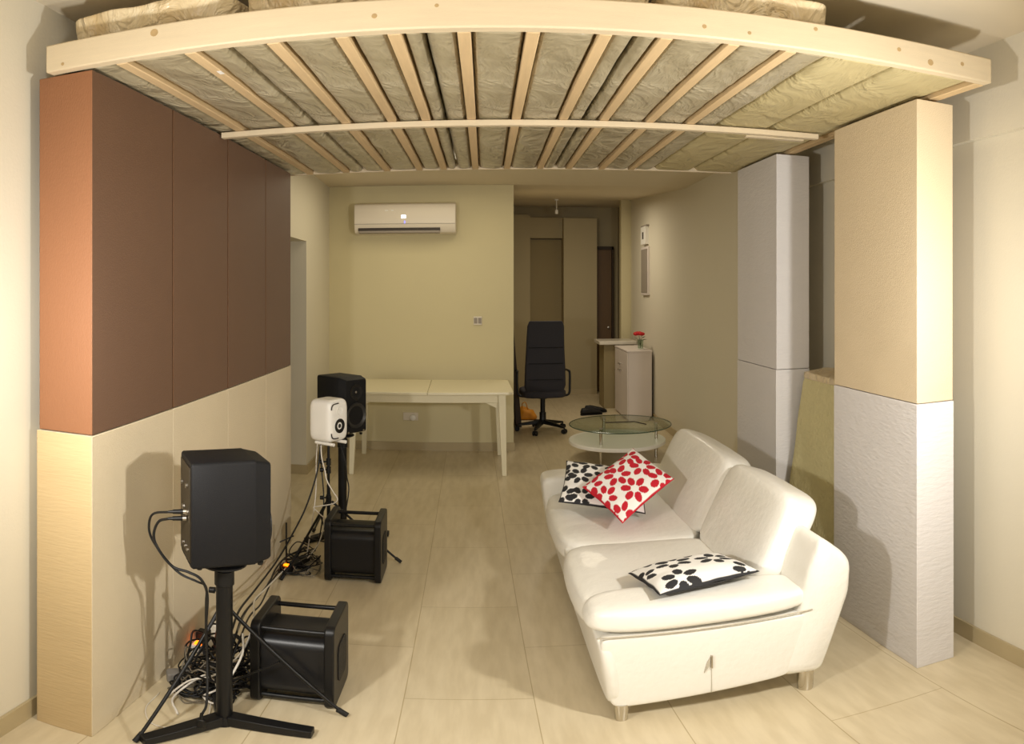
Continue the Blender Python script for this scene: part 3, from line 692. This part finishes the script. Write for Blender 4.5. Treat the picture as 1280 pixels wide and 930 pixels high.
# seat cushions
for ya, yb in ((Y0+.20, 3.245), (3.255, Y1-.16)):
    mb = MB().soft(hexy([(.352, .30), (1.03, .33), (1.03, .425), (.360, .425)], ya, yb), 7, 26, .08)
    def wr(p, ya=ya):
        if p.z > .4:
            e = math.exp(-((p.y-3.9)/.25)**2) if ya > 3 else .25
            return p+Vector((0, 0, .007*e*noise.noise(Vector((p.x*3, p.y*34+p.x*6, 3)))+.004*noise.noise(p*5)))
        return p
    sp('seat_cushion', mb.map(wr))
# near armrest roll
mb = MB().soft(hexy([(.338, .380), (1.15, .395), (1.145, .482), (.37, .492)], Y0-.008, Y0+.235), 4.5, 22, .04)
sp('armrest', mb)
# far armrest
mb = MB().soft(hexy([(.385, .10), (1.12, .12), (1.12, .535), (.325, .515)], Y1-.20, Y1+.02), 11, 24, .02)
sp('armrest', mb)
# back frame, running the whole length and showing as a wing at each end
prof = [(1.03, .10), (1.175, .088), (1.235, .25), (1.302, .43), (1.308, .555), (1.285, .60), (1.20, .675), (1.175, .665), (1.13, .55), (1.10, .40)]
def wing(ya, yb):
    rings = []
    c = Vector((sum(p[0] for p in prof)/len(prof), sum(p[1] for p in prof)/len(prof)))
    N = 10
    P = []
    for i in range(len(prof)):
        P.append(Vector(prof[i]))
    # rounded outline
    sm = []
    for i in range(len(P)):
        a, b, d = P[i-1], P[i], P[(i+1) % len(P)]
        for t in (0, .25, .5, .75, 1):
            p0 = b+(a-b)*min(.45, .03/(a-b).length); p1 = b+(d-b)*min(.45, .03/(d-b).length)
            sm.append((p0*(1-t)**2+b*2*t*(1-t)+p1*t*t))
    for y, s_ in ((ya, .0), (ya+.004, .018), (ya+.018, .004), (ya+.03, 0.0)):
        pass
    seq = [(ya, .030), (ya+.006, .013), (ya+.018, .003), (ya+.035, 0), (yb-.035, 0), (yb-.018, .003), (yb-.006, .013), (yb, .030)]
    for y, ins in seq:
        r = []
        for q in sm:
            d = (q-c); r.append((q.x-d.normalized().x*ins, y, q.y-d.normalized().y*ins))
        rings.append(r)
    return MB().loft(rings)
sp('back_frame', wing(Y0+.0, Y1), smooth=60)
# back cushions
for ya, yb in ((2.565, 3.272), (3.272, 4.25)):
    mb = MB().soft(hexy([(.965, .40), (1.13, .36), (1.325, .74), (1.155, .80)], ya, yb), 6.5, 28, .04)
    sp('back_cushion', mb.map(lambda p: p+Vector((.004*noise.noise(p*6), 0, 0))))
# piping seam lines on the near arm
MB().tube(spline([(.365, Y0-.004, .383), (.7, Y0-.007, .384), (1.0, Y0-.007, .389), (1.14, Y0-.004, .392)], 8), .003, 6).build('piping', M['seam'], sf, world=True, smooth=180)
# feet
for x, y, w_ in ((.452, Y0+.02, .026), (1.135, Y0+.045, .034), (.452, 4.20, .026), (1.135, 4.22, .034)):
    MB().lathe([(w_*.8, 0), (w_*.85, .004), (w_, .075 if x < 1 else .13)], (x, y, 0), n=22).build('foot', M['chrome'], sf, world=True, smooth=50)

# ------------------------------------------------------------------ printed cushions
WHITE = (.86, .84, .80); BLK = (.018, .018, .020); RED = (.52, .006, .022)
def pillow(name, O, U, V, thick, flowers, ink, back, label, rotf=0):
    """O centre, U,V half vectors"""
    O, U, V = Vector(O), Vector(U), Vector(V); N = U.cross(V).normalized()
    if N.z < 0: N = -N
    n = 110; vs = []; cols = []; fs = []
    petals = []
    asp = V.length/U.length
    for (fu, fv, fr, ph) in flowers:
        petals.append((fu, fv, fr, ph))
    def ink_at(u, v):
        for (fu, fv, fr, ph) in petals:
            dx, dy = (u-fu), (v-fv)*asp
            d = math.hypot(dx, dy)
            if d < fr*.30: return WHITE
            if d > fr*1.15: continue
            for k in range(6):
                a = ph+k*PI/3
                lx_ = dx*math.cos(a)+dy*math.sin(a); ly_ = -dx*math.sin(a)+dy*math.cos(a)
                if ((lx_-fr*.64)/(fr*.37))**2+(ly_/(fr*.25))**2 < 1: return ink
        return WHITE
    def shape(u, v):
        pin = 1-.05*(1-v*v)*(u*u) ; piv = 1-.05*(1-u*u)*(v*v)
        return O+U*u*pin+V*v*piv
    for side in (1, -1):
        for j in range(n+1):
            for i in range(n+1):
                u = -1+2*i/n; v = -1+2*j/n
                t = ((1-abs(u)**3.0)*(1-abs(v)**3.0))**.55*thick
                p = shape(u, v)+N*side*t*(1 if side > 0 else .5)+N*.004*noise.noise(Vector((u*3, v*3, side)))
                vs.append(p)
                rim = max(abs(u), abs(v)) > .975
                cols.append(back if (side < 0 or rim) else ink_at(u, v))
        b = 0 if side > 0 else (n+1)**2
        for j in range(n):
            for i in range(n):
                a = b+j*(n+1)+i; q = (a, a+1, a+n+2, a+n+1); fs.append(q if side > 0 else q[::-1])
    mb = MB().add(vs, fs)
    o = mb.build(name, M['print'])
    me = o.data
    at_ = me.color_attributes.new('print', 'FLOAT_COLOR', 'POINT')
    for i, c in enumerate(cols): at_.data[i].color = (*c, 1)
    for p in me.polygons: p.use_smooth = True
    return tag(o, label, 'cushion')
G6 = [(-.62, .62, .30, .2), (.02, .66, .30, .5), (.70, .60, .30, .1), (-.30, .02, .32, .3), (.40, .05, .32, .6), (-.70, -.55, .30, .4), (.05, -.62, .31, 0), (.72, -.50, .30, .5), (-1.02, .1, .28, 0), (1.0, .05, .28, .2)]
# far black and white cushion leaning on the far arm
bl, tl, tr = Vector((.375, 3.665, .475)), Vector((.452, 3.985, .625)), Vector((.875, 3.83, .585))
br = bl+(tr-tl)
pillow('cushion', (bl+tr)/2+Vector((0, 0, .03)), (br-bl)/2, (tl-bl)/2, .045,
       [(-.9, .82, .31, .3), (-.36, .80, .31, 0), (.27, .78, .31, .5), (-.58, .12, .31, .2), (.02, .10, .31, .4), (-.93, -.72, .31, .5), (-.48, -.78, .31, .1), (.80, .45, .3, .1), (-1.0, .15, .25, .1)],
       BLK, BLK, 'white cushion with black flowers leaning on the far arm of the sofa')
# red cushion
B_, R_, L_ = Vector((.635, 3.28, .475)), Vector((.95, 3.52, .62)), Vector((.49, 3.61, .575))
T_ = L_+(R_-B_)
pillow('cushion', (R_+L_)/2+Vector((0, 0, .025)), (R_-B_)/2, (L_-B_)/2, .045,
       [(-.13, -.51, .40, .2), (-.16, .30, .39, .4), (.67, -.80, .40, .0), (.58, -.02, .39, .2), (-.87, .74, .36, .3), (-.86, 0, .36, 0), (-.88, -.84, .36, .5), (.52, .68, .38, .2), (-.22, .98, .34, .4)],
       RED, RED, 'white cushion with red flowers overlapping the black-flowered one on the seat')
# near black and white cushion
F_, R2, L2 = Vector((.585, 2.365, .512)), Vector((.99, 2.462, .520)), Vector((.545, 2.715, .462))
T2 = L2+(R2-F_)
pillow('cushion', (R2+L2)/2+Vector((0, 0, .012)), (R2-F_)/2, (L2-F_)/2, .05,
       [(-.29, .26, .38, .2), (.47, -.02, .38, .5), (-.48, -.72, .38, .4), (.88, -.86, .36, 0), (-.62, .98, .35, .3), (.25, .86, .36, .1), (-1.0, .1, .3, .3), (.95, .75, .3, .2)],
       BLK, BLK, 'black and white flowered cushion lying across the near arm of the sofa')

# ------------------------------------------------------------------ dining table
tb = thing('dining_table', 'long off-white wooden extending table standing against the back wall', 'table', (-.50, 6.52, 0), .03)
def ttop(x0, x1):
    P = []
    for (x, y) in ((x0, -.44), (x1, -.44), (x1, .44), (x0, .44)): P.append((x, y))
    return MB().prism(P, 'z', .718, .745)
def oct(x0, x1, cut_l, cut_r):
    c = .045; P = []
    P += [(x0+c, -.44)] if cut_l else [(x0, -.44)]
    P += [(x1-c, -.44), (x1, -.44+c), (x1, .44-c), (x1-c, .44)] if cut_r else [(x1, -.44), (x1, .44)]
    P += [(x0+c, .44), (x0, .44-c), (x0, -.44+c)] if cut_l else [(x0, .44)]
    return MB().prism(P, 'z', .72, .745)
oct(-.735, -.0015, True, False).build('table_leaf', M['tablew'], tb, bevel=.004)
oct(.0015, .735, False, True).build('table_leaf', M['tablew'], tb, bevel=.004)
ap = MB().box((-.64, -.375, .645), (.64, -.355, .7185)).box((-.64, .355, .645), (.64, .375, .7185)).box((-.66, -.355, .645), (-.64, .355, .7185)).box((.64, -.355, .645), (.66, .355, .7185))
ap.build('apron', M['tablew'], tb, bevel=.002)
for sx in (-1, 1):
    for sy in (-1, 1):
        br_ = MB().prism([(sx*.59, .645), (sx*.50, .645), (sx*.59, .60)], 'y', sy*.375-.01, sy*.375+.01).build('corner_bracket', M['tablew'], tb)
        x, y = sx*.635, sy*.37; xe, ye = sx*.655, sy*.40
        a, b = .033, .02
        MB().hexa([(xe-b, ye-b, 0), (xe+b, ye-b, 0), (xe+b, ye+b, 0), (xe-b, ye+b, 0), (x-a, y-a, .719), (x+a, y-a, .719), (x+a, y+a, .719), (x-a, y+a, .719)]).build('leg', M['tablew'], tb, bevel=.004)

# wall socket, switch
t = thing('wall_socket', 'white double wall socket with a plugged round adapter under the table', 'socket', (-.735, 7.118, .35))
MB().box((-.075, -.012, -.04), (.075, 0, .04)).build('socket_plate', M['acwhite'], t, bevel=.003)
MB().lathe([(.03, .012), (.03, .04), (.024, .045), (0, .046)], (.025, 0, -.008), (0, -1, 0), 20).build('adapter', M['white'], t, smooth=40)
t = thing('light_switch', 'small square light switch on the back wall near its right edge', 'switch', (-.07, 7.118, 1.315))
MB().box((-.042, -.01, -.042), (.042, 0, .042)).build('switch_plate', M['acwhite'], t, bevel=.003)
for x in (-.02, .02): MB().box((x-.016, -.015, -.028), (x+.016, -.0101, .028)).build('rocker', M['greymark'], t, bevel=.002)

# ------------------------------------------------------------------ air conditioner
ac = thing('air_conditioner', 'white wall air conditioner with a lit display on the back wall', 'air conditioner', (-.775, 7.12, 2.165))
prof_ = [(0, 0), (-.12, .0), (-.165, .012), (-.195, .05), (-.205, .12), (-.205, .24), (-.19, .285), (-.15, .305), (0, .305)]
MB().prism(prof_, 'x', -.495, .495).build('housing', M['acwhite'], ac, bevel=.008, seg=3)
MB().box((-.455, -.20, .028), (.345, -.125, .058)).build('air_outlet', M['slot'], ac, bevel=.002)
MB().hexa([(-.45, -.203, .008), (.34, -.203, .008), (.34, -.15, .002), (-.45, -.15, .002), (-.45, -.207, .030), (.34, -.207, .030), (.34, -.15, .012), (-.45, -.15, .012)]).build('louver', M['greymark'], ac, bevel=.002)
MB().box((-.03, -.2075, .150), (.012, -.2045, .180)).build('display', M['led'], ac)
MB().box((-.002, -.2075, .10), (.006, -.2045, .125)).build('status_light', M['blueled'], ac)
MB().box((-.19, -.2068, .222), (-.16, -.2045, .232)).build('badge', M['white'], ac)
MB().box((-.13, -.2068, .222), (-.105, -.2045, .232)).build('badge', M['white'], ac)
MB().box((-.493, -.2066, .095), (.493, -.2048, .098)).build('panel_line', M['greymark'], ac)

# ------------------------------------------------------------------ office chair
oc = thing('office_chair', 'black high-back office chair seen from behind at the corridor entrance', 'office chair', (.655, 8.12, 0), .08)
def backpt(z, w, y, th=.05): return [(-w, y, z), (w, y, z), (w, y+th, z), (-w, y+th, z)]
mb = MB()
secs = [(.44, .185, -.155), (.55, .215, -.19), (.75, .21, -.20), (.95, .20, -.205), (1.10, .195, -.215), (1.22, .19, -.235), (1.275, .17, -.245)]
rings = []
for z, w_, y in secs:
    rings.append([(p[0], y+.03+p[1], z) for p in rrect(2.16*w_, .055, .025, 4)])
mb.loft(rings); mb.build('backrest', M['chairf'], oc, bevel=.012, smooth=50)
for z in (.62, .80, .98): MB().tube([(-.19, -.205-.012*(z > .9), z), (0, -.212-.012*(z > .9), z), (.19, -.205-.012*(z > .9), z)], .004, 6).build('stitch_line', M['plate'], oc)
MB().soft([(-.25, -.2, .40), (.25, -.2, .40), (.25, .28, .40), (-.25, .28, .40), (-.25, -.2, .50), (.25, -.2, .50), (.25, .28, .50), (-.25, .28, .50)], 5, 14).build('seat', M['chairf'], oc, smooth=180)
for sx in (-1, 1):
    pts = [(sx*.20, -.1, .42), (sx*.285, -.08, .44), (sx*.30, -.06, .55), (sx*.30, -.05, .68), (sx*.29, .0, .70), (sx*.29, .18, .69)]
    MB().tube(spline(pts, 6), .014, 8).build('armrest', M['black'], oc, smooth=180)
MB().lathe([(.05, .38), (.05, .40), (.028, .395), (.028, .22), (.038, .22), (.038, .10), (.045, .09)], n=18).build('gas_column', M['black'], oc, smooth=40)
for k in range(5):
    a = math.radians(100+72*k); ux, uy = math.cos(a), math.sin(a); nx_, ny_ = -uy, ux
    P = []
    for (r_, hw, z0, z1) in ((.03, .022, .085, .135), (.29, .014, .062, .085)):
        P.append([(ux*r_-nx_*hw, uy*r_-ny_*hw, z0), (ux*r_+nx_*hw, uy*r_+ny_*hw, z0), (ux*r_+nx_*hw, uy*r_+ny_*hw, z1), (ux*r_-nx_*hw, uy*r_-ny_*hw, z1)])
    arm = MB().loft(P).build('base_arm', M['black'], oc, bevel=.004)
    cs = MB()
    for q in (-.016, .016):
        c0 = Vector((ux*.29+nx_*q, uy*.29+ny_*q, .028)); cs.cyl(c0-Vector((nx_, ny_, 0))*.009, c0+Vector((nx_, ny_, 0))*.009, .027, n=16)
    cs.cyl((ux*.29, uy*.29, .03), (ux*.29, uy*.29, .07), .008, n=8)
    cs.build('caster', M['rubber'], arm, smooth=40)

# dark board behind the wall corner
o = MB().hexa([(.36, 8.35, 0), (.43, 8.35, 0), (.43, 8.85, 0), (.36, 8.85, 0), (.295, 8.35, 1.22), (.33, 8.35, 1.22), (.33, 8.85, 1.22), (.295, 8.85, 1.22)])
tag(o.build('leaning_board', M['darkwood'], bevel=.004), 'dark narrow board leaning on the corridor wall left of the office chair', 'board')
# orange bag
mb = MB().soft([(.40, 8.78, 0), (.66, 8.78, 0), (.66, 9.02, 0), (.40, 9.02, 0), (.43, 8.82, .17), (.60, 8.82, .12), (.60, 8.98, .12), (.43, 8.98, .17)], 3.5, 16)
mb.map(lambda p: p+Vector((.02*noise.noise(p*12), .02*noise.noise(p*11+Vector((5, 0, 0))), .025*max(0, min(1, p.z*15))*noise.noise(p*13))))
bg = thing('plastic_bag', 'crumpled orange plastic bag on the floor behind the office chair', 'bag', (.53, 8.9, 0))
mb.build('bag_body', M['orange'], bg, world=True, smooth=180)
MB().tube(spline([(.47, 8.86, .13), (.46, 8.84, .2), (.50, 8.84, .22), (.53, 8.86, .13)], 6), .006, 6).build('bag_handle', M['orange'], bg, world=True, smooth=180)
# shoes
def shoe(x, y, a, label):
    t = thing('shoe', label, 'shoe', (x, y, 0), a, 'pair of black shoes on the corridor floor')
    def sec(xx, w, h0, h1): return [(xx, w*math.cos(b), h0+(h1-h0)*(.5+.5*math.sin(b))) for b in [2*PI*k/12 for k in range(12)]]
    MB().loft([sec(-.145, .022, .015, .06), sec(-.13, .035, .012, .095), (sec(-.07, .036, .012, .10)), sec(0, .036, .012, .085), sec(.06, .046, .012, .07), sec(.12, .042, .012, .05), sec(.15, .02, .012, .03)]).build('upper', M['shoe'], t, smooth=180)
    S = [(-.148, 0), (-.14, .032), (-.05, .034), (.06, .048), (.13, .04), (.155, 0), (.13, -.04), (.06, -.048), (-.05, -.034), (-.14, -.032)]
    MB().prism(S, 'z', 0, .014).build('sole', M['rubber'], t)
    return t
shoe(1.36, 9.12, .25, 'black shoe on the corridor floor left of the cabinet, nearer of the pair')
shoe(1.44, 9.30, .05, 'black shoe on the corridor floor left of the cabinet, touching the cabinet side')

# ------------------------------------------------------------------ white cabinet, vase, shelf
cb = thing('shoe_cabinet', 'white cabinet standing against the right corridor wall under the flower', 'cabinet', (1.86, 8.98, 0))
MB().box((-.125, -.41, .0), (.165, .41, .855)).build('carcass', M['cabw'], cb, bevel=.002)
MB().box((-.145, -.425, .856), (.17, .425, .876)).build('top_board', M['cabw'], cb, bevel=.003)
for y0, y1 in ((-.408, -.002), (.002, .408)):
    dr = MB().box((-.143, y0, .03), (-.126, y1, .85)).build('door', M['cabw'], cb, bevel=.002)
    yk = -.05 if y0 < -.1 else .05
    for zz in (.68, .60):
        MB().lathe([(.006, 0), (.006, .014), (.014, .018), (.014, .026), (0, .03)], (-.143, yk, zz), (-1, 0, 0), 12).build('knob', M['steel'], dr, smooth=40)
sh = thing('console_shelf', 'pale marble-topped console behind the white cabinet in the corridor', 'console table', (1.80, 9.80, 0))
MB().box((-.27, -.28, .875), (.24, .22, .925)).build('marble_top', M['marble'], sh, bevel=.008)
MB().box((-.20, -.22, .0), (.22, .18, .874)).build('console_body', M['doordim'], sh, bevel=.003)
vs_ = thing('flower_vase', 'small clear glass vase with one red flower on top of the cabinet', 'vase', (1.915, 8.72, .877))
MB().lathe([(.0, 0), (.055, .0), (.06, .008), (.0, .006)], n=24).build('saucer', M['white'], vs_, smooth=40)
MB().lathe([(.028, .009), (.034, .015), (.036, .10), (.042, .125), (.040, .125), (.033, .10), (.031, .018), (.0, .016)], n=24).build('glass_body', M['glass'], vs_, smooth=60)
MB().tube(spline([(0, 0, .02), (-.005, 0, .1), (-.02, -.01, .17)], 6), .003, 6).build('stem', M['green'], vs_, smooth=180)
hd = MB()
for k in range(14):
    a = k*2.4; rr = .008+.026*k/14; c = Vector((-.025+rr*math.cos(a), -.01+rr*math.sin(a), .195-.012*k/14))
    hd.sphere((c.x*1.5+.01, c.y*1.5, c.z+.01), .031, 8, 6, (1, 1, .7))
hd.build('red_bloom', M['red'], vs_, smooth=180)
lf = MB()
for (dx, dz, ln, ang) in ((.04, .15, .07, .5), (.055, .12, .07, .1), (.02, .17, .05, 1.0), (-.055, .14, .05, 2.7)):
    c = Vector((dx, 0, dz)); u = Vector((math.cos(ang), .2, math.sin(ang)))*ln/2; v = Vector((0, 1, .2))*.016
    lf.add([c-u, c-u*.2+v+Vector((0, 0, .004)), c+u, c-u*.2-v+Vector((0, 0, .004))], [(0, 1, 2), (0, 2, 3)])
    lf.tube([(0, 0, .05), c-u], .0018, 5)
lf.build('leaves', M['green'], vs_)

# meter boxes on the right wall
t = thing('intercom_box', 'small white box with a dark slot high on the right corridor wall', 'wall box', (xr(9.05)-.001, 9.05, 2.30))
MB().box((-.05, -.13, -.10), (0, .13, .13)).build('box_body', M['white'], t, bevel=.004)
MB().box((-.053, -.035, -.03), (-.0495, .035, .06)).build('slot', M['slot'], t)
MB().box((-.04, -.16, .131), (0, .16, .15)).build('box_lid', M['greymark'], t, bevel=.002)
t = thing('fuse_box', 'flat grey fuse box cover below the small white wall box', 'fuse box', (xr(9.05)-.001, 9.05, 1.55))
MB().box((-.03, -.20, 0), (0, .20, .62)).build('frame', M['cabw'], t, bevel=.004)
MB().box((-.036, -.17, .03), (-.0301, .17, .59)).build('cover', M['greymark'], t, bevel=.002)
# pendant lamp holder
t = thing('ceiling_lamp_holder', 'bare white lamp holder hanging from the corridor ceiling', 'lamp', (1.02, 10.2, 2.70))
MB().lathe([(.03, .195), (.03, .21), (.006, .195)], n=14).build('ceiling_rose', M['white'], t, smooth=40)
MB().cyl((0, 0, .05), (0, 0, .2), .006, n=8).build('cord', M['white'], t)
MB().lathe([(.02, 0), (.022, .01), (.022, .055), (.01, .06)], n=14).build('socket', M['white'], t, smooth=40)

# ------------------------------------------------------------------ glass coffee table
ct = thing('coffee_table', 'round glass coffee table with a white lower shelf beyond the sofa', 'coffee table', (1.28, 6.72, 0))
MB().lathe([(.0, .325), (.475, .325), (.482, .329), (.482, .334), (.475, .338), (.0, .338)], n=72).build('glass_top', M['glass'], ct, smooth=30)
MB().tube([(.4835*math.cos(2*PI*k/72), .4835*math.sin(2*PI*k/72), .3315) for k in range(73)], .005, 8).build('glass_edge', M['rim'], ct, smooth=30)['label'] = 'dark green polished rim of the glass top'
MB().lathe([(.0, .150), (.455, .150), (.46, .155), (.46, .182), (.455, .187), (.0, .187)], (-.03, .0, 0), n=60).build('lower_shelf', M['white'], ct, smooth=30)
for a in (228, 348, 108):
    a = math.radians(a); x, y = .34*math.cos(a), .34*math.sin(a)
    MB().lathe([(.016, 0), (.016, .324)], (x, y, 0), n=16).build('leg', M['chrome'], ct, smooth=40)
    MB().lathe([(.02, .3385), (.02, .346), (0, .347)], (x, y, 0), n=16).build('leg_cap', M['steel'], ct, smooth=40)
o = MB().tube([(.0, 6.66, 0), (.28, 6.66, 0), (.36, 6.50, 0)], .006, 6).map(lambda p: p+Vector((1.14, .08, .345)))
tag(o.build('bent_rod', M['slot']), 'thin dark bent rod lying on the glass coffee table', 'rod')

# ------------------------------------------------------------------ camera: the photograph is a stitched panorama
cd = bpy.data.cameras.new('camera'); cam = bpy.data.objects.new('camera', cd); COL.objects.link(cam)
cam.location = (0, 0, 1.63); cam.rotation_euler = (PI/2, 0, 0)
cd.type = 'PANO'; cd.panorama_type = 'EQUIRECTANGULAR'
FP = 900.0
cd.longitude_min = -606/FP; cd.longitude_max = (1280-606)/FP
cd.latitude_max = 361/FP; cd.latitude_min = -(930-361)/FP
cd.clip_start = .05
scene.camera = cam

# ------------------------------------------------------------------ lights
def area(name, loc, target, size, power, col, sy=None, shape='DISK', spread=PI):
    l = bpy.data.lights.new(name, 'AREA'); l.shape = shape; l.size = size
    if sy: l.size_y = sy
    l.energy = power; l.color = col; l.spread = spread
    o = bpy.data.objects.new(name, l); COL.objects.link(o); o.location = loc
    d = Vector(target)-Vector(loc); o.rotation_euler = d.to_track_quat('-Z', 'Y').to_euler(); return o
WARM = (1.0, .965, .905)
area('lamp_right', (1.38, 1.33, 1.58), (-.8, 3.9, 1.3), .14, 33, WARM)
area('lamp_left', (-1.02, 1.12, 1.50), (1.2, 3.9, 1.3), .14, 27, WARM)
area('room_fill', (.2, -2.2, 2.2), (.2, 4, 1.0), 2.4, 36, (1.0, .96, .89), 1.0, 'RECTANGLE')
area('back_fill', (-.4, 5.8, 2.62), (-.4, 5.8, 0), 1.4, 13, (1.0, .88, .62), 1.4, 'RECTANGLE')  # added soft fill for the back of the room, no fixture there
area('corridor_fill', (1.0, 8.6, 2.68), (1.1, 8.8, 0), .6, 18, (1.0, .88, .68), 1.0, 'RECTANGLE')  # added fill that brightens the corridor, not an actual ceiling lamp
wd = bpy.data.worlds.new('world'); scene.world = wd; wd.use_nodes = True
wd.node_tree.nodes['Background'].inputs[0].default_value = (1, .9, .75, 1); wd.node_tree.nodes['Background'].inputs[1].default_value = .15
scene.view_settings.view_transform = 'Standard'
scene.view_settings.exposure = 0.08
